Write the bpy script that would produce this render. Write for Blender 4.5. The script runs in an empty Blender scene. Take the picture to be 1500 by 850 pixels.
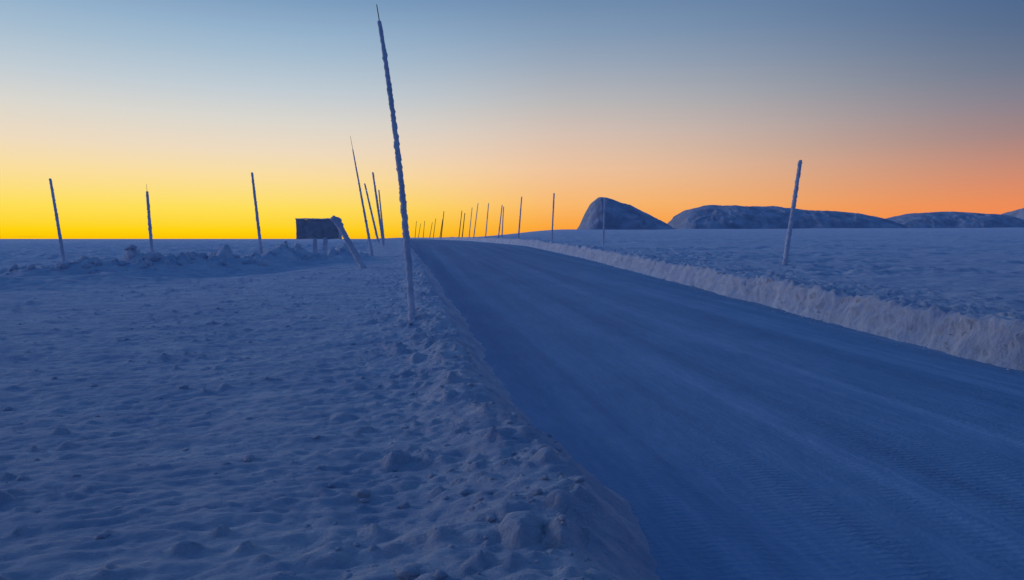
import bpy, math, random
import numpy as np
from mathutils import Vector, noise as mnoise

random.seed(4)
rng = np.random.default_rng(7)
scene = bpy.context.scene
coll = scene.collection
scene.view_settings.view_transform = 'Standard'
scene.view_settings.look = 'None'
scene.view_settings.exposure = 0

# ------------------------------------------------------------ noise helpers
def _hash(ix, iy, seed):
    h = (ix * 374761393 + iy * 668265263 + seed * 144269504) & 0xffffffff
    h = ((h ^ (h >> 13)) * 1274126177) & 0xffffffff
    h = h ^ (h >> 16)
    return (h & 0xffffff) / float(0xffffff)

def vnoise(x, y, seed=0):
    fx = np.floor(x); fy = np.floor(y)
    ix = fx.astype(np.int64); iy = fy.astype(np.int64)
    tx = x - fx; ty = y - fy
    tx = tx*tx*tx*(tx*(tx*6-15)+10); ty = ty*ty*ty*(ty*(ty*6-15)+10)
    a = _hash(ix, iy, seed); b = _hash(ix+1, iy, seed)
    c = _hash(ix, iy+1, seed); d = _hash(ix+1, iy+1, seed)
    return ((a*(1-tx)+b*tx)*(1-ty) + (c*(1-tx)+d*tx)*ty)*2-1

def fbm(x, y, seed=0, octv=4, gain=0.5):
    s = 0; a = 1; n = 0
    for i in range(octv):
        s = s + a*vnoise(x, y, seed+i*17); n += a
        a *= gain
        x, y = (0.8*x+0.6*y)*2.03+11.3, (-0.6*x+0.8*y)*2.03+5.7
    return s/n

def lumps(x, y, cell, dens, seed, rmin=0.2, rmax=0.48):
    gx = x/cell; gy = y/cell
    bx = np.floor(gx).astype(np.int64); by = np.floor(gy).astype(np.int64)
    out = np.zeros_like(gx)
    for dx in (-1, 0, 1):
        for dy in (-1, 0, 1):
            cx = bx+dx; cy = by+dy
            px = cx + _hash(cx, cy, seed); py = cy + _hash(cx, cy, seed+1)
            r = rmin + (rmax-rmin)*_hash(cx, cy, seed+2)**2
            on = _hash(cx, cy, seed+3) < dens
            d2 = ((gx-px)**2 + (gy-py)**2)/(r*r)
            h = np.where(on & (d2 < 1), np.sqrt(np.clip(1-d2, 0, 1))*r, 0)
            out = np.maximum(out, h)
    return out*cell

def sstep(a, b, x):
    t = np.clip((x-a)/(b-a), 0, 1)
    return t*t*(3-2*t)

# ------------------------------------------------------------ terrain shape
def road_z(Y):
    return np.interp(Y, [-50, 7, 10, 15, 22, 33, 50, 100, 200, 350, 5000],
                        [0, 0, .03, .11, .26, .50, .90, 1.2, 1.42, 1.45, 1.45])
def road_l(Y):
    return np.interp(Y, [-50, 2.4, 2.9, 3.4, 4.0, 4.8, 6, 11, 20, 33, 50, 100, 160, 300],
                        [1.02, 1.02, 1.11, 1.17, 1.13, 1.0, .95, .98, .85, .58, .2, -.6, -3, -12])
def road_r(Y):
    return np.interp(Y, [-50, 7.4, 15, 33, 60, 90, 125, 170, 300], [6.6, 6.7, 7.4, 8.5, 8.9, 8.2, 6.2, 3.6, -5])

RIDGE = [(-2.6, 27.4), (-5.9, 25.0), (-8.4, 23.2), (-10.5, 22.6), (-13.6, 22.4), (-18, 22.0), (-32, 20.0)]
RIDGE2 = [(-7.0, 19.5), (-10, 17.8), (-16, 15.8)]
def poly_dist(X, Y, PL):
    d = np.full(np.shape(X), 1e9)
    for (ax, ay), (bx, by) in zip(PL[:-1], PL[1:]):
        vx, vy = bx-ax, by-ay
        t = np.clip(((X-ax)*vx + (Y-ay)*vy)/(vx*vx+vy*vy), 0, 1)
        d = np.minimum(d, np.hypot(X-ax-t*vx, Y-ay-t*vy))
    return d

def edges(X, Y):
    xle = road_l(Y) + .08*fbm(Y*.9, Y*.11+X*0, 61, 3) + .04*fbm(X*3, Y*3, 62, 3)
    xre = road_r(Y) + .09*fbm(Y*.8, Y*.1+X*0, 241, 3) + .045*fbm(Y*3.5, X*2.5, 242, 4, .65)
    return xle - X, X - xre

def ground_z(X, Y):
    D = np.hypot(X, Y)
    zr = road_z(Y)
    near = 1 - sstep(60, 220, D)
    vnear = 1 - sstep(14, 40, D)
    eL, eR = edges(X, Y)
    # ----- left field
    zl = np.minimum(.17 + zr*(.45 + .9*np.exp(np.minimum(X, 0)/8)), zr+.30)
    zl = zl + .05*fbm(X*.35, Y*.35, 3, 3)*near + .25*fbm(X*.02, Y*.02, 9, 3)*sstep(40, 200, D)
    warp = .25*fbm(X*1.3, Y*1.3, 21, 2)
    sas = fbm(X*1.3+warp, Y*4.8+warp*3, 31, 5, .58)
    sas = sas + 1.1*np.maximum(0, fbm(X*.9+warp, Y*3.1, 36, 5, .6)-.05)
    sas2 = 1-np.abs(fbm(X*3.6+warp, Y*10+warp*4, 41, 4, .58))*2.4
    zl = zl + (.023*sas + .012*sas2)*near
    zl = zl + .008*fbm(X*12, Y*15, 51, 3, .65)*vnear
    edge = np.exp(-((eL-.52)/.40)**2)*sstep(-.1, .2, eL)
    wide = np.exp(-(np.maximum(eL-.3, 0)/1.2)**2)*sstep(.04, .45, eL)
    lipn = 1-sstep(9, 16, Y)*.4
    zl = zl + edge*(.11*lipn + .09*fbm(X*2.0, Y*2.0, 71, 4, .5))*near
    zl = zl + wide*.030*fbm(X*6, Y*7, 75, 4, .62)*vnear
    patch = .25+.75*sstep(-.1, .45, fbm(X*.8, Y*.8, 81, 2))
    w1 = fbm(X*9, Y*9, 5, 3, .6); w2 = fbm(X*9, Y*9, 6, 3, .6)
    wx = X + .055*w1; wy = Y + .055*w2
    zl = zl + lumps(wx, wy*1.3, .42, .15, 91, .08, .20)*.85*vnear*patch
    zl = zl + lumps(wx+3, wy*1.3+1, .17, .28, 95, .12, .34)*.9*vnear*patch
    zl = zl + lumps(wx, wy, .26, .40, 101, .12, .42)*.75*wide*vnear
    zl = zl + lumps(wx+7, wy, .12, .58, 105, .15, .46)*.75*wide*vnear
    # ploughed ridges
    wX = X+.15*fbm(X*2, Y*2, 7, 2); wY = Y+.15*fbm(X*2, Y*2, 8, 2)
    rd = poly_dist(X, Y, RIDGE)
    rn = fbm(X*.9, Y*.9, 111, 4, .6)
    rl = sstep(-.5, .4, fbm(X*.25, Y*.25, 115, 2))
    hx = .34 + .70*sstep(-11.5, -8.5, X)
    re = np.exp(-(rd/1.2)**2)*(.65+.5*rl)*hx
    rprof = re*(.42+.60*rn) + lumps(wX, wY, .8, .7, 121, .2, .48)*re*1.1 + lumps(wX, wY, .35, .7, 125, .2, .48)*re*1.1
    rd2 = poly_dist(X, Y, RIDGE2)
    rprof = np.maximum(rprof, 0) + np.exp(-(rd2/1.1)**2)*(.16+.20*rn)
    zl = zl + rprof - .20*np.exp(-((rd-2.5)/1.0)**2)*(Y < 27)*sstep(-2, -5, X)
    band = sstep(24, 30, Y)*(1-sstep(90, 160, Y))*sstep(-1.5, -3, X)
    zl = zl + band*(.24*fbm(X*.7, Y*.7, 131, 6, .64))
    # ----- right field
    rise = .0138*np.clip(D-60, 0, 560)*sstep(.07, .24, X/np.maximum(Y, 1))*(Y > 1)
    zR = zr + .44 + rise + .05*fbm(X*.3, Y*.3, 203, 3)*near
    zR = zR + .6*fbm(X*.012, Y*.012, 209, 3)*sstep(60, 250, D)*(1-sstep(350, 550, D))
    pR = sstep(-.15, .35, fbm(X*.16, Y*.3, 215, 3))
    zR = zR + near*((.05+.09*pR)*fbm(X*1.3+warp, Y*3, 231, 6, .6) + .09*pR*fbm(X*2.2, Y*2.6, 235, 5, .62))
    rim = np.exp(-((eR-.40)/.35)**2)*sstep(0, .3, eR)
    zR = zR + rim*(.05+.11*fbm(X*2.6, Y*2.6, 251, 5, .66))*near
    wR = np.exp(-(np.maximum(eR-.3, 0)/2.6)**2)*(1-sstep(35, 70, D))
    zR = zR + (lumps(wx, wy, .30, .4, 261, .12, .40)*.6 + lumps(wx+5, wy, .15, .55, 265, .15, .46)*.7)*wR
    sL = sstep(-.10, .44, eL)**.80
    sR = sstep(0, .26, eR)**.8
    base = zr - .04
    crumb = .06*fbm(X*8, Y*8, 271, 4, .68)*(4*sR*(1-sR)) + .035*fbm(X*5, Y*5, 275, 4, .6)*(4*sL*(1-sL))
    return base + (zl-base)*sL + (zR-base)*sR + crumb

# ------------------------------------------------------------ materials
def new_mat(name):
    m = bpy.data.materials.new(name); m.use_nodes = True
    nt = m.node_tree
    b = nt.nodes.get('Principled BSDF')
    return m, nt, b

def N(nt, t, **kw):
    n = nt.nodes.new(t)
    for k, v in kw.items():
        setattr(n, k, v)
    return n

def noise_node(nt, coord, scale, detail=4, rough=.5, mapscale=None):
    n = N(nt, 'ShaderNodeTexNoise')
    n.inputs['Scale'].default_value = scale
    n.inputs['Detail'].default_value = detail
    n.inputs['Roughness'].default_value = rough
    if mapscale:
        mp = N(nt, 'ShaderNodeMapping')
        mp.inputs['Scale'].default_value = mapscale
        nt.links.new(coord, mp.inputs['Vector'])
        coord = mp.outputs[0]
    nt.links.new(coord, n.inputs['Vector'])
    return n

def ramp(nt, src, stops):
    r = N(nt, 'ShaderNodeValToRGB')
    el = r.color_ramp.elements
    el[0].position = stops[0][0]; el[0].color = (*stops[0][1], 1)
    el[1].position = stops[-1][0]; el[1].color = (*stops[-1][1], 1)
    for p, c in stops[1:-1]:
        e = el.new(p); e.color = (*c, 1)
    nt.links.new(src, r.inputs[0])
    return r

def snow_material(name, c1, c2, fine=60, bump=.5, dist=.012):
    m, nt, b = new_mat(name)
    tc = N(nt, 'ShaderNodeTexCoord')
    o = tc.outputs['Object']
    n1 = noise_node(nt, o, 1.3, 12, .78, (1, 1.8, 1))
    r = ramp(nt, n1.outputs[0], [(.38, c1), (.60, c2)])
    nt.links.new(r.outputs[0], b.inputs['Base Color'])
    b.inputs['Roughness'].default_value = .75
    b.inputs['Specular IOR Level'].default_value = .12
    n2 = noise_node(nt, o, fine, 6, .75)
    n3 = noise_node(nt, o, fine*.22, 7, .68, (1, 2.0, 1))
    ad = N(nt, 'ShaderNodeMath', operation='MULTIPLY_ADD')
    nt.links.new(n3.outputs[0], ad.inputs[0]); ad.inputs[1].default_value = 2.2
    nt.links.new(n2.outputs[0], ad.inputs[2])
    bp = N(nt, 'ShaderNodeBump')
    bp.inputs['Strength'].default_value = bump
    bp.inputs['Distance'].default_value = dist
    nt.links.new(ad.outputs[0], bp.inputs['Height'])
    nt.links.new(bp.outputs[0], b.inputs['Normal'])
    return m

mat_snow = snow_material('snow', (.50, .62, .81), (.82, .88, .97), bump=.95, dist=.027)
mat_rime = snow_material('rime', (.44, .52, .64), (.70, .77, .88), fine=90, bump=.6, dist=.01)

def road_material():
    m, nt, b = new_mat('packed_snow_road')
    tc = N(nt, 'ShaderNodeTexCoord'); o = tc.outputs['Object']
    streak = noise_node(nt, o, 1.0, 6, .6, (2.0, .02, 1))
    fine = noise_node(nt, o, 1.0, 8, .7, (16, 3, 1))
    blot = noise_node(nt, o, 1.2, 8, .65, (1, .5, 1))
    a = N(nt, 'ShaderNodeMath', operation='MULTIPLY_ADD')
    nt.links.new(fine.outputs[0], a.inputs[0]); a.inputs[1].default_value = .5
    nt.links.new(streak.outputs[0], a.inputs[2])
    a2 = N(nt, 'ShaderNodeMath', operation='MULTIPLY_ADD')
    nt.links.new(blot.outputs[0], a2.inputs[0]); a2.inputs[1].default_value = .5
    nt.links.new(a.outputs[0], a2.inputs[2])
    sc = N(nt, 'ShaderNodeMath', operation='MULTIPLY'); sc.inputs[1].default_value = .5
    nt.links.new(a2.outputs[0], sc.inputs[0])
    r = ramp(nt, sc.outputs[0], [(.38, (.15, .29, .46)), (.50, (.205, .37, .56)), (.62, (.31, .48, .68))])
    nt.links.new(r.outputs[0], b.inputs['Base Color'])
    b.inputs['Roughness'].default_value = .7
    b.inputs['Specular IOR Level'].default_value = .10
    wv = N(nt, 'ShaderNodeTexWave', wave_type='BANDS', bands_direction='Y')
    wv.inputs['Scale'].default_value = 6.5
    wv.inputs['Distortion'].default_value = 5
    wv.inputs['Detail'].default_value = 4
    wv.inputs['Detail Scale'].default_value = 3
    nt.links.new(o, wv.inputs['Vector'])
    bandn = noise_node(nt, o, 1.0, 3, .5, (2.6, .03, 1))
    br = ramp(nt, bandn.outputs[0], [(.40, (0, 0, 0)), (.60, (1, 1, 1))])
    mu = N(nt, 'ShaderNodeMath', operation='MULTIPLY')
    nt.links.new(wv.outputs[0], mu.inputs[0]); nt.links.new(br.outputs[0], mu.inputs[1])
    gr = noise_node(nt, o, 30, 6, .7)
    g2 = noise_node(nt, o, 1, 6, .62, (14, 5, 1))
    s1 = N(nt, 'ShaderNodeMath', operation='MULTIPLY_ADD')
    nt.links.new(mu.outputs[0], s1.inputs[0]); s1.inputs[1].default_value = .55
    nt.links.new(gr.outputs[0], s1.inputs[2])
    s2 = N(nt, 'ShaderNodeMath', operation='MULTIPLY_ADD')
    nt.links.new(g2.outputs[0], s2.inputs[0]); s2.inputs[1].default_value = 1.3
    nt.links.new(s1.outputs[0], s2.inputs[2])
    bp = N(nt, 'ShaderNodeBump'); bp.inputs['Strength'].default_value = .8
    bp.inputs['Distance'].default_value = .013
    nt.links.new(s2.outputs[0], bp.inputs['Height'])
    nt.links.new(bp.outputs[0], b.inputs['Normal'])
    return m
mat_road = road_material()

def simple_mat(name, col, col2, scale=8, rough=.8, bump=.4, bd=.01, ms=None):
    m, nt, b = new_mat(name)
    tc = N(nt, 'ShaderNodeTexCoord')
    n = noise_node(nt, tc.outputs['Object'], scale, 6, .65, ms)
    r = ramp(nt, n.outputs[0], [(.38, col), (.62, col2)])
    nt.links.new(r.outputs[0], b.inputs['Base Color'])
    b.inputs['Roughness'].default_value = rough
    bp = N(nt, 'ShaderNodeBump'); bp.inputs['Strength'].default_value = bump
    bp.inputs['Distance'].default_value = bd
    nt.links.new(n.outputs[0], bp.inputs['Height'])
    nt.links.new(bp.outputs[0], b.inputs['Normal'])
    return m
mat_wood = simple_mat('weathered_wood', (.05, .035, .025), (.13, .09, .06), 30, ms=(1, 1, .1))
mat_panel = simple_mat('frosted_board', (.22, .26, .32), (.36, .40, .48), 4)

def hill_material():
    m, nt, b = new_mat('frosted_rock')
    tc = N(nt, 'ShaderNodeTexCoord'); o = tc.outputs['Object']
    n = noise_node(nt, o, .09, 6, .58, (1, 1, 1.6))
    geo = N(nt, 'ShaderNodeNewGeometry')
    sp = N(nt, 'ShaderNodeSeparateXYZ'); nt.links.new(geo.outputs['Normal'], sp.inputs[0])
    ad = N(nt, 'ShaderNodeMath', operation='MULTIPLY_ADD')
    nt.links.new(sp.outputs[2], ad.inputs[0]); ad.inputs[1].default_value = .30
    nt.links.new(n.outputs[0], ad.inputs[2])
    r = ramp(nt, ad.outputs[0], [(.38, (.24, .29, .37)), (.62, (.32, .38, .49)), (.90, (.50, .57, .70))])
    nt.links.new(r.outputs[0], b.inputs['Base Color'])
    b.inputs['Roughness'].default_value = .85
    b.inputs['Specular IOR Level'].default_value = .1
    bp = N(nt, 'ShaderNodeBump'); bp.inputs['Strength'].default_value = .5
    bp.inputs['Distance'].default_value = 1.8
    nt.links.new(n.outputs[0], bp.inputs['Height'])
    nt.links.new(bp.outputs[0], b.inputs['Normal'])
    return m
mat_hill = hill_material()

# ------------------------------------------------------------ mesh helpers
def grid_mesh(name, P, mat, smooth=True):
    ny, nx, _ = P.shape
    me = bpy.data.meshes.new(name)
    me.vertices.add(nx*ny)
    me.vertices.foreach_set('co', P.reshape(-1).astype(np.float32))
    i = np.arange(nx*ny).reshape(ny, nx)
    q = np.stack([i[:-1, :-1], i[:-1, 1:], i[1:, 1:], i[1:, :-1]], -1).reshape(-1)
    nf = (nx-1)*(ny-1)
    me.loops.add(nf*4); me.loops.foreach_set('vertex_index', q.astype(np.int32))
    me.polygons.add(nf)
    me.polygons.foreach_set('loop_start', np.arange(nf, dtype=np.int32)*4)
    me.polygons.foreach_set('loop_total', np.full(nf, 4, dtype=np.int32))
    me.polygons.foreach_set('use_smooth', np.full(nf, smooth))
    me.update(calc_edges=True); me.validate()
    me.materials.append(mat)
    ob = bpy.data.objects.new(name, me); coll.objects.link(ob)
    return ob

def py_mesh(name, verts, faces, mat, smooth=True):
    me = bpy.data.meshes.new(name)
    me.from_pydata(verts, [], faces); me.update()
    me.polygons.foreach_set('use_smooth', [smooth]*len(me.polygons))
    me.materials.append(mat)
    ob = bpy.data.objects.new(name, me); coll.objects.link(ob)
    return ob

def axis(start, end, stepf):
    out = [start]; x = start
    while x < end:
        x += stepf(x); out.append(x)
    return out

xl = axis(3.0, 4500, lambda x: .0085*x if x < 60 else .04*x)
xs = [-v for v in reversed(xl)] + axis(-3.0+.022, 1.35, lambda x: .022) + axis(1.45, 6.2, lambda x: .15) \
   + axis(6.3, 9.6, lambda x: .024) + axis(9.63, 4500, lambda x: .03+.015*(x-9.6))
ys = [-v for v in reversed(axis(2, 3000, lambda x: .3*x))] + axis(-1.8, 1.0, lambda x: .12) \
   + axis(1.2, 5500, lambda y: max(.017, .005*y) if y < 250 else .025*y)
xs = np.unique(np.array(xs)); ys = np.array(sorted(ys))
XX, YY = np.meshgrid(xs, ys)
ZZ = ground_z(XX, YY)
eL, eR = edges(XX, YY)
bl = np.exp(-((eL-.18)/.20)**2)*(np.hypot(XX, YY) < 60)
br_ = np.exp(-((eR-.14)/.18)**2)*(np.hypot(XX, YY) < 60)
XX2 = XX + bl*.02*fbm(YY*7, ZZ*11, 501, 3, .6) + br_*(.08*fbm(YY*4, ZZ*9, 511, 4, .7) + .07*fbm(YY*11, ZZ*22, 515, 3, .7))
YY2 = YY + br_*.05*fbm(YY*6, ZZ*12+XX*3, 521, 3, .6)
ground = grid_mesh('ground', np.stack([XX2, YY2, ZZ], -1), mat_snow)
ground['kind'] = 'structure'
ground['label'] = 'wind-blown snow field with ploughed banks'
ground['category'] = 'snow'

ry = np.array(axis(-60, 330, lambda y: .5 if y < 0 else max(.03, .007*y)))
t = np.linspace(0, 1, 260)
L = road_l(ry)-.45; R = road_r(ry)+.5
RX = L[:, None] + (R-L)[:, None]*t[None, :]
RY = np.repeat(ry[:, None], len(t), 1)
rut = .020*fbm(RX*1.5, RY*.03, 301, 3) + .006*fbm(RX*6, RY*.2, 311, 3) + .006*fbm(RX*2.5, RY*2.0, 321, 4, .58)
RZ = road_z(RY) + rut
road = grid_mesh('road', np.stack([RX, RY, RZ], -1), mat_road)
road['kind'] = 'structure'
road['label'] = 'ploughed road of hard packed blue-grey snow'
road['category'] = 'road'

# ------------------------------------------------------------ snow clumps
import bmesh
bm = bmesh.new(); bmesh.ops.create_icosphere(bm, subdivisions=2, radius=1)
iv = np.array([v.co[:] for v in bm.verts]); ifc = np.array([[v.index for v in f.verts] for f in bm.faces]); bm.free()
pts = []
def add_pts(n, fx, fy, r0, r1, flat=.62):
    for _ in range(n):
        y = fy(); x = fx(y)
        pts.append((x, y, r0+(r1-r0)*random.random()**3.2, flat))
add_pts(600, lambda y: -random.random()*(1.2+.75*y), lambda: 1.8+15*random.random()**1.1, .006, .042)
add_pts(1100, lambda y: float(road_l(y))-.30-abs(random.gauss(0, .55)), lambda: 1.8+18*random.random()**1.1, .006, .034)
add_pts(240, lambda y: float(road_l(y))+abs(random.gauss(0, .10)), lambda: 1.6+16*random.random(), .004, .013)
add_pts(900, lambda y: float(road_r(y))+.3+abs(random.gauss(0, .9)), lambda: 5+30*random.random(), .012, .05)
add_pts(500, lambda y: float(road_r(y))+.12-abs(random.gauss(0, .18)), lambda: 5+25*random.random(), .008, .026)
for _ in range(420):
    k = random.random()*(len(RIDGE)-2); i = int(k); f = k-i
    ax, ay = RIDGE[i]; bx, by = RIDGE[i+1]
    pts.append((ax+(bx-ax)*f+random.gauss(0, .6), ay+(by-ay)*f+random.gauss(0, .6), .05+.14*random.random()**2.4, .8))
px = np.array([p[0] for p in pts]); py = np.array([p[1] for p in pts])
gz = np.maximum(ground_z(px, py), np.where((px > road_l(py)) & (px < road_r(py)), road_z(py), -9))
V = []; F = []
for k, (x, y, r, fl) in enumerate(pts):
    a = rng.random()*6.28
    sc = np.array([1, .6+.4*rng.random(), fl*(.6+.5*rng.random())])
    n = np.array([1+.5*mnoise.noise(Vector((p[0]*1.6+k*3.1, p[1]*1.6, p[2]*1.6))) for p in iv])
    q = iv*n[:, None]*sc*r
    c, s = math.cos(a), math.sin(a)
    q = np.stack([q[:, 0]*c-q[:, 1]*s+x, q[:, 0]*s+q[:, 1]*c+y, q[:, 2]+gz[k]-r*.05], -1)
    F.append(ifc+len(iv)*k); V.append(q)
V = np.concatenate(V); F = np.concatenate(F)
cl = py_mesh('snow_clumps', V.tolist(), F.tolist(), mat_snow, True)
cl['kind'] = 'stuff'; cl['label'] = 'loose lumps of snow thrown up by the plough'; cl['category'] = 'snow'

# ------------------------------------------------------------ poles
def tube(name, pts_, radii, sides, mat, amp=0., fr=6., seed=0, knob=0.):
    vs = []; fs = []
    n = len(pts_)
    for i, (p, r) in enumerate(zip(pts_, radii)):
        for j in range(sides):
            a = 2*math.pi*j/sides
            dx, dy = math.cos(a), math.sin(a)
            rr = r
            if amp:
                q = Vector((dx*r*1.2+seed*7.3, dy*r*1.2, p[2]))
                rr = r*(1 + amp*mnoise.fractal(q*fr, .8, 2.1, 4))
                if knob:
                    rr += r*knob*max(0, mnoise.noise(Vector((dx*.8+seed, dy*.8, p[2]*22))) - .05)
            vs.append((p[0]+dx*rr, p[1]+dy*rr, p[2]))
    for i in range(n-1):
        for j in range(sides):
            k = (j+1) % sides
            fs.append((i*sides+j, i*sides+k, (i+1)*sides+k, (i+1)*sides+j))
    fs.append(tuple(range(sides))[::-1]); fs.append(tuple((n-1)*sides+j for j in range(sides)))
    return py_mesh(name, vs, fs, mat)

def spine(base, top, bend, n):
    out = []
    for i in range(n):
        t = i/(n-1)
        w = 4*t*(1-t)
        out.append((base[0]+(top[0]-base[0])*t + bend*w, base[1]+(top[1]-base[1])*t, base[2]+(top[2]-base[2])*t))
    return out

def pole(bx, by, tx, ty, tz, r0, r1, label, group, bend=0., frost_to=1., detail=True, seed=0, sink=.25):
    bz = float(ground_z(np.array([bx]), np.array([by]))[0])-sink
    blunt = frost_to >= 1
    pt = spine((bx, by, bz), (tx, ty, tz-(.03 if blunt else 0)), bend, 24)
    rb = .45*r0
    st = tube('marker_pole', pt, [(max(.02, rb*(1-.4*i/23)) if blunt else rb*(1-i/23)+.006) if detail else r0+(r1-r0)*i/23 for i in range(24)], 8, mat_wood)
    st['label'] = label; st['category'] = 'snow marker pole'; st['group'] = group
    if detail:
        n = 320 if by < 12 else 130
        sp = spine((bx, by, bz), (tx, ty, tz), bend, n)
        k = int(n*frost_to)
        rad = []
        for i in range(k):
            t = i/(n-1)
            r = r0+(r1-r0)*t
            if i > k-3: r *= .55+.2*(k-i)
            rad.append(max(r, .004))
        cr = tube('rime_crust', sp[:k], rad, 16, mat_rime, amp=.26, fr=14., seed=seed, knob=.5)
        cr.parent = st
        cr['label'] = 'lumpy white rime crust'
    return st

G1 = 'frosted marker poles along the road'
G2 = 'frosted marker poles along the side track'
pole(.068, 9.90, -.385, 9.97, 4.71, .052, .026, 'tall leaning rime-crusted pole with a bare thin tip beside the road', G1, bend=.07, frost_to=.955, seed=1)
pole(-1.36, 28.5, -2.23, 28.67, 5.60, .062, .016, 'strongly leaning frosted pole tapering to a thin tip', G1, frost_to=.9, seed=2)
pole(-1.41, 42.7, -2.03, 42.8, 5.5, .08, .05, 'leaning frosted wooden pole on the snow bank', G1, seed=3)
pole(-1.94, 48.8, -2.89, 49, 5.3, .08, .05, 'leaning frosted wooden pole on the snow bank', G1, seed=4)
pole(-2.0, 61, -2.4, 61, 5.7, .08, .05, 'leaning frosted wooden pole on the snow bank', G1, seed=5)
pole(11.44, 19.5, 11.86, 19.45, 3.84, .072, .052, 'thick white rime-covered pole leaning on the snow field', G1, seed=6)
pole(10.46, 35.8, 10.53, 35.8, 3.67, .05, .045, 'upright frosted pole on top of the ploughed bank', G1, seed=7)
pole(9.6, 45.1, 9.75, 45.1, 4.5, .05, .045, 'upright frosted pole on top of the ploughed bank', G1, seed=8)
far = [(9.3, 57.3, .3, 5.0), (10.1, 73.3, .2, 4.9), (9.2, 69.5, .42, 4.9), (9.25, 81.5, .4, 5.7), (8.6, 89.7, .63, 6.1),
       (8.9, 99.8, .5, 6.0), (9.1, 115, .5, 5.8), (9.3, 125, .6, 6.6), (6.2, 128, .6, 6.6), (7.0, 150, .7, 5.8),
       (2.2, 200, .5, 6.6), (3.2, 205, .8, 6.0), (4.3, 190, .5, 6.4), (5.9, 185, .8, 5.9), (6.5, 175, .7, 6.6)]
for i, (x, y, ln, tz) in enumerate(far):
    pole(x, y, x+ln, y, tz, .065 if y < 100 else .085, .045 if y < 100 else .06, 'distant thin frosted pole leaning beside the road', G1, detail=y < 100, seed=20+i)
pole(-13.90, 30.5, -14.34, 30.57, 3.9, .066, .045, 'slightly leaning frosted pole beyond the ploughed ridge', G2, seed=9)
pole(-11.8, 34.2, -11.95, 34.2, 4.0, .078, .05, 'upright rime-covered pole with a thin bare tip beyond the ploughed ridge', G2, frost_to=.91, seed=10)
pole(-6.28, 31.3, -6.64, 31.35, 4.33, .07, .045, 'slightly leaning frosted pole beyond the ploughed ridge', G2, seed=11)

bz = float(ground_z(np.array([-1.46]), np.array([22.5]))[0])-.2
sp = spine((-1.3, 22.5, bz), (-2.32, 22.6, 2.19), 0, 70)
rad = [.10 for i in range(70)]
for i in range(56, 70): rad[i] = .10+.05*math.sin((i-56)/14.*math.pi) if i < 68 else .05
po = tube('leaning_post', spine((-1.3, 22.5, bz), (-2.3, 22.6, 2.1), 0, 12), [.04]*12, 8, mat_wood)
po['label'] = 'short thick post leaning in the snow, caked in rime'; po['category'] = 'post'
c = tube('rime_crust', sp, rad, 16, mat_snow, amp=.3, fr=8, seed=33, knob=.4); c.parent = po

# ------------------------------------------------------------ frosted sign
sx, sy = -3.82, 30.9
gzs = float(ground_z(np.array([sx]), np.array([sy]))[0])
e = bpy.data.objects.new('road_sign', None); coll.objects.link(e)
e.location = (sx, sy, gzs); e.rotation_euler = (0, 0, math.radians(-6))
e['label'] = 'rectangular sign board on two short posts, caked in frost'; e['category'] = 'sign'
def rough_box(name, w, d, h, z0, mat, cuts, amp, seed, ox=0., oy=0., fr=3.):
    bm = bmesh.new()
    bmesh.ops.create_cube(bm, size=1)
    bmesh.ops.subdivide_edges(bm, edges=bm.edges[:], cuts=cuts, use_grid_fill=True)
    for v in bm.verts:
        x, y, z = v.co
        p = Vector((x*w+ox, y*d+oy, (z+.5)*h+z0))
        nn = Vector((p.x*fr+seed, p.y*fr, p.z*fr))
        dv = mnoise.noise_vector(nn)*amp + mnoise.noise_vector(nn*3)*amp*.5
        v.co = p+dv
    me = bpy.data.meshes.new(name); bm.to_mesh(me); bm.free()
    me.polygons.foreach_set('use_smooth', [True]*len(me.polygons))
    me.materials.append(mat)
    ob = bpy.data.objects.new(name, me); coll.objects.link(ob); ob.parent = e
    return ob
b0 = 1.44-gzs
rough_box('panel', 1.92, .12, .84, b0, mat_panel, 24, .022, 2)
rough_box('snow_cap', 1.94, .18, .05, b0+.84, mat_rime, 20, .025, 5)
for s in (-.14, .30):
    rough_box('post', .15, .12, b0+.35, -.3, mat_rime, 12, .04, 8+s, ox=s, oy=-.12, fr=5)
rough_box('frost_edge', .10, .16, .78, b0+.01, mat_rime, 12, .04, 12, ox=.94, fr=4)

# ------------------------------------------------------------ hills
YAW = math.radians(8.7)
def hill(prof, D, depth, seed, label, rough=1.0):
    p = np.array(prof, float)
    lat = p[:, 0]; hz = p[:, 1]
    n = 320; m = 110
    s = np.linspace(lat[0], lat[-1], n); w = np.linspace(-1, 1, m)
    S, W = np.meshgrid(s, w)
    W2 = W + .12*fbm(S*.02, W*2, seed+3, 3)
    cross = np.clip(1-np.abs(W2)**2.6, 0, 1)**.75
    S2 = S + 5*fbm(S*.04, W*2.5, seed+5, 3)*np.abs(W)**2
    H = np.interp(S2, lat, hz)
    H = H*cross
    nz = fbm(S*.05, W*depth*.05, seed, 5, .5)
    gul = np.abs(fbm(S*.06+nz, W*depth*.035, seed+9, 4, .5))
    H = H*(1+.06*nz*rough) - gul*5*rough*np.clip(H/12, 0, 1)*np.clip(np.abs(W)*1.5, .10, 1)
    X = math.sin(YAW)*(D+W*depth) + math.cos(YAW)*S
    Y = math.cos(YAW)*(D+W*depth) - math.sin(YAW)*S
    base = 4.0
    ob = grid_mesh('hill', np.stack([X, Y, base+H], -1), mat_hill)
    ob['kind'] = 'structure'; ob['label'] = label; ob['category'] = 'hill'
    return ob
def prof_m(pl, D):
    return [((u)*D/1000., max(0, 1.45+v*D/1000.-4.0)) for u, v in pl]
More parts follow.
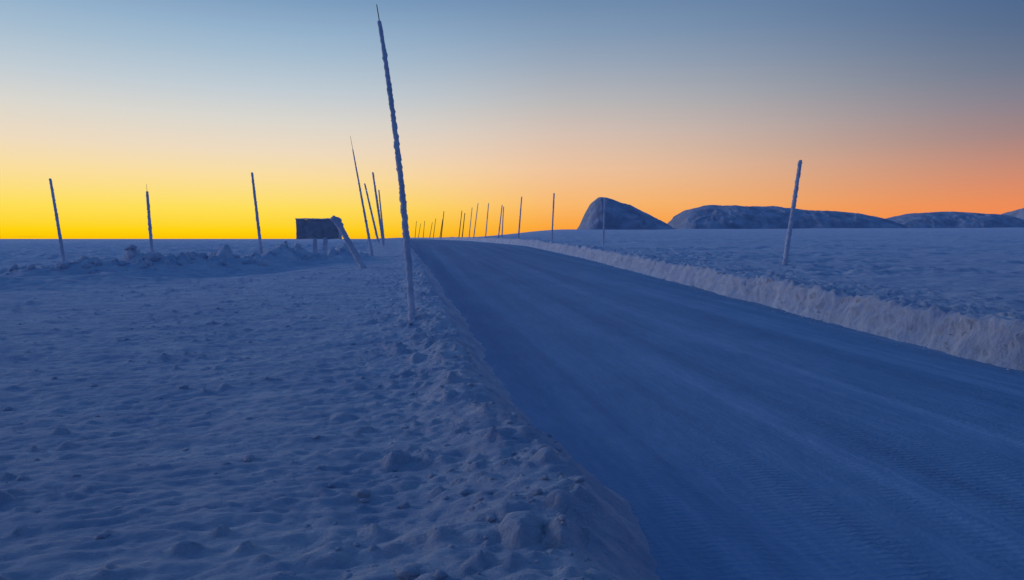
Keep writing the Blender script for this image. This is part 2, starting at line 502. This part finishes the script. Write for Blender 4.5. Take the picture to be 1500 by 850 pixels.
hill(prof_m([(88, -10), (94, 10), (102, 22), (109, 38), (117, 53), (125, 60.5), (136, 60), (150, 55), (168, 49), (190, 39), (210, 28), (226, 19), (236, 8), (244, -10)], 600), 600, 45, 11, 'steep-sided rounded rocky hill dusted with snow', 1.0)
hill(prof_m([(225, -10), (234, 20), (242, 34), (256, 42), (280, 47.5), (310, 49), (340, 45), (370, 46), (410, 43), (450, 41), (490, 38), (515, 33), (534, 26), (552, 10), (562, -10)], 700), 700, 70, 58, 'long flat-topped rocky hill dusted with snow', 1.0)
hill(prof_m([(508, -10), (522, 18), (542, 28), (576, 36), (620, 39), (660, 38), (700, 34), (722, 26), (735, 16), (745, -10)], 780), 780, 70, 71, 'long low rounded snowy hill', .8)
hill(prof_m([(718, -10), (730, 24), (750, 42), (790, 54), (850, 58), (900, 40), (930, -10)], 850), 850, 80, 91, 'rounded snowy hill', .8)
hill(prof_m([(-722, -6), (-714, 1), (-705, 3), (-697, 1), (-688, -6)], 800), 800, 20, 95, 'tiny dark rocky knoll on the horizon', .3)

# ------------------------------------------------------------ world (dusk sky)
world = bpy.data.worlds.new('World'); scene.world = world; world.use_nodes = True
nt = world.node_tree; nt.nodes.clear()
out = N(nt, 'ShaderNodeOutputWorld'); bg = N(nt, 'ShaderNodeBackground')
nt.links.new(bg.outputs[0], out.inputs[0])
tc = N(nt, 'ShaderNodeTexCoord')
nrm = N(nt, 'ShaderNodeVectorMath', operation='NORMALIZE'); nt.links.new(tc.outputs['Generated'], nrm.inputs[0])
sp = N(nt, 'ShaderNodeSeparateXYZ'); nt.links.new(nrm.outputs[0], sp.inputs[0])
hz = N(nt, 'ShaderNodeVectorMath', operation='MULTIPLY'); nt.links.new(nrm.outputs[0], hz.inputs[0]); hz.inputs[1].default_value = (1, 1, 0)
hn = N(nt, 'ShaderNodeVectorMath', operation='NORMALIZE'); nt.links.new(hz.outputs[0], hn.inputs[0])
SA = math.radians(-31+8.7)
dt = N(nt, 'ShaderNodeVectorMath', operation='DOT_PRODUCT'); nt.links.new(hn.outputs[0], dt.inputs[0])
dt.inputs[1].default_value = (math.sin(SA), math.cos(SA), 0)
zz = N(nt, 'ShaderNodeMath', operation='MULTIPLY'); zz.use_clamp = True
nt.links.new(sp.outputs[2], zz.inputs[0]); zz.inputs[1].default_value = 1.0

def s2l(c):
    return tuple((v/255/12.92) if v/255 <= .04045 else ((v/255+.055)/1.055)**2.4 for v in c)
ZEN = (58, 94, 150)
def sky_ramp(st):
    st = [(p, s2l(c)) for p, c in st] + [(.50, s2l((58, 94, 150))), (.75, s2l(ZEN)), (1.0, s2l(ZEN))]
    return ramp(nt, zz.outputs[0], st)
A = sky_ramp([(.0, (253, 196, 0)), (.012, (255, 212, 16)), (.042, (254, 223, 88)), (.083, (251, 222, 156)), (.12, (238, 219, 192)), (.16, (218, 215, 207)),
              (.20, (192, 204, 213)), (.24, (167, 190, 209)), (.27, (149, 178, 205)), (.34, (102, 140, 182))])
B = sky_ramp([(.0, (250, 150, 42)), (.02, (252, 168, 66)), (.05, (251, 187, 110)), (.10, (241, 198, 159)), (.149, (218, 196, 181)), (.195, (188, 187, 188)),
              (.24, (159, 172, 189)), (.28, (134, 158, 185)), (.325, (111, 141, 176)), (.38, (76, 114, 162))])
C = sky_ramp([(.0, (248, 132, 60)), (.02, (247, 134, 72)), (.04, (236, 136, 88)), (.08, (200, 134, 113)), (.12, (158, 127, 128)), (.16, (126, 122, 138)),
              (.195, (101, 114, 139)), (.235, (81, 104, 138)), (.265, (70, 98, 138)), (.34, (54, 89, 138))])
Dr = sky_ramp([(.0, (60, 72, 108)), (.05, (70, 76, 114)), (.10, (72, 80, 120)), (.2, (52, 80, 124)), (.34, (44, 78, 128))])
def mr(a, b):
    n = N(nt, 'ShaderNodeMapRange', interpolation_type='SMOOTHSTEP')
    n.inputs['From Min'].default_value = a; n.inputs['From Max'].default_value = b
    nt.links.new(dt.outputs['Value'], n.inputs['Value'])
    return n.outputs['Result']
def mx(f, a, b):
    n = N(nt, 'ShaderNodeMix', data_type='RGBA')
    nt.links.new(f, n.inputs[0]); nt.links.new(a, n.inputs[6]); nt.links.new(b, n.inputs[7])
    return n.outputs[2]
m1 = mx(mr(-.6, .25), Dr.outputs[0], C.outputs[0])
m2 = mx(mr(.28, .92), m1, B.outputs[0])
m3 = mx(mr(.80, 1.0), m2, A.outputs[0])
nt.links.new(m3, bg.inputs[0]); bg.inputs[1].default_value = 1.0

# soft low light of the twilight arch (sun itself is under the horizon)
sd = bpy.data.lights.new('Sun', 'SUN'); so = bpy.data.objects.new('Sun', sd); coll.objects.link(so)
sd.energy = .46; sd.angle = math.radians(10); sd.color = (.70, .75, 1.0)
EL = math.radians(13); AZ = math.radians(-62)
dvec = Vector((math.sin(AZ)*math.cos(EL), math.cos(AZ)*math.cos(EL), math.sin(EL)))
so.rotation_euler = dvec.to_track_quat('Z', 'Y').to_euler()

# ------------------------------------------------------------ camera
cam = bpy.data.cameras.new('Camera'); co = bpy.data.objects.new('Camera', cam); coll.objects.link(co)
cam.sensor_width = 36; cam.lens = 24; cam.clip_end = 20000; cam.clip_start = .05
co.location = (0, 0, 1.45)
co.rotation_euler = (math.radians(90-4.29), 0, -YAW)
scene.camera = co
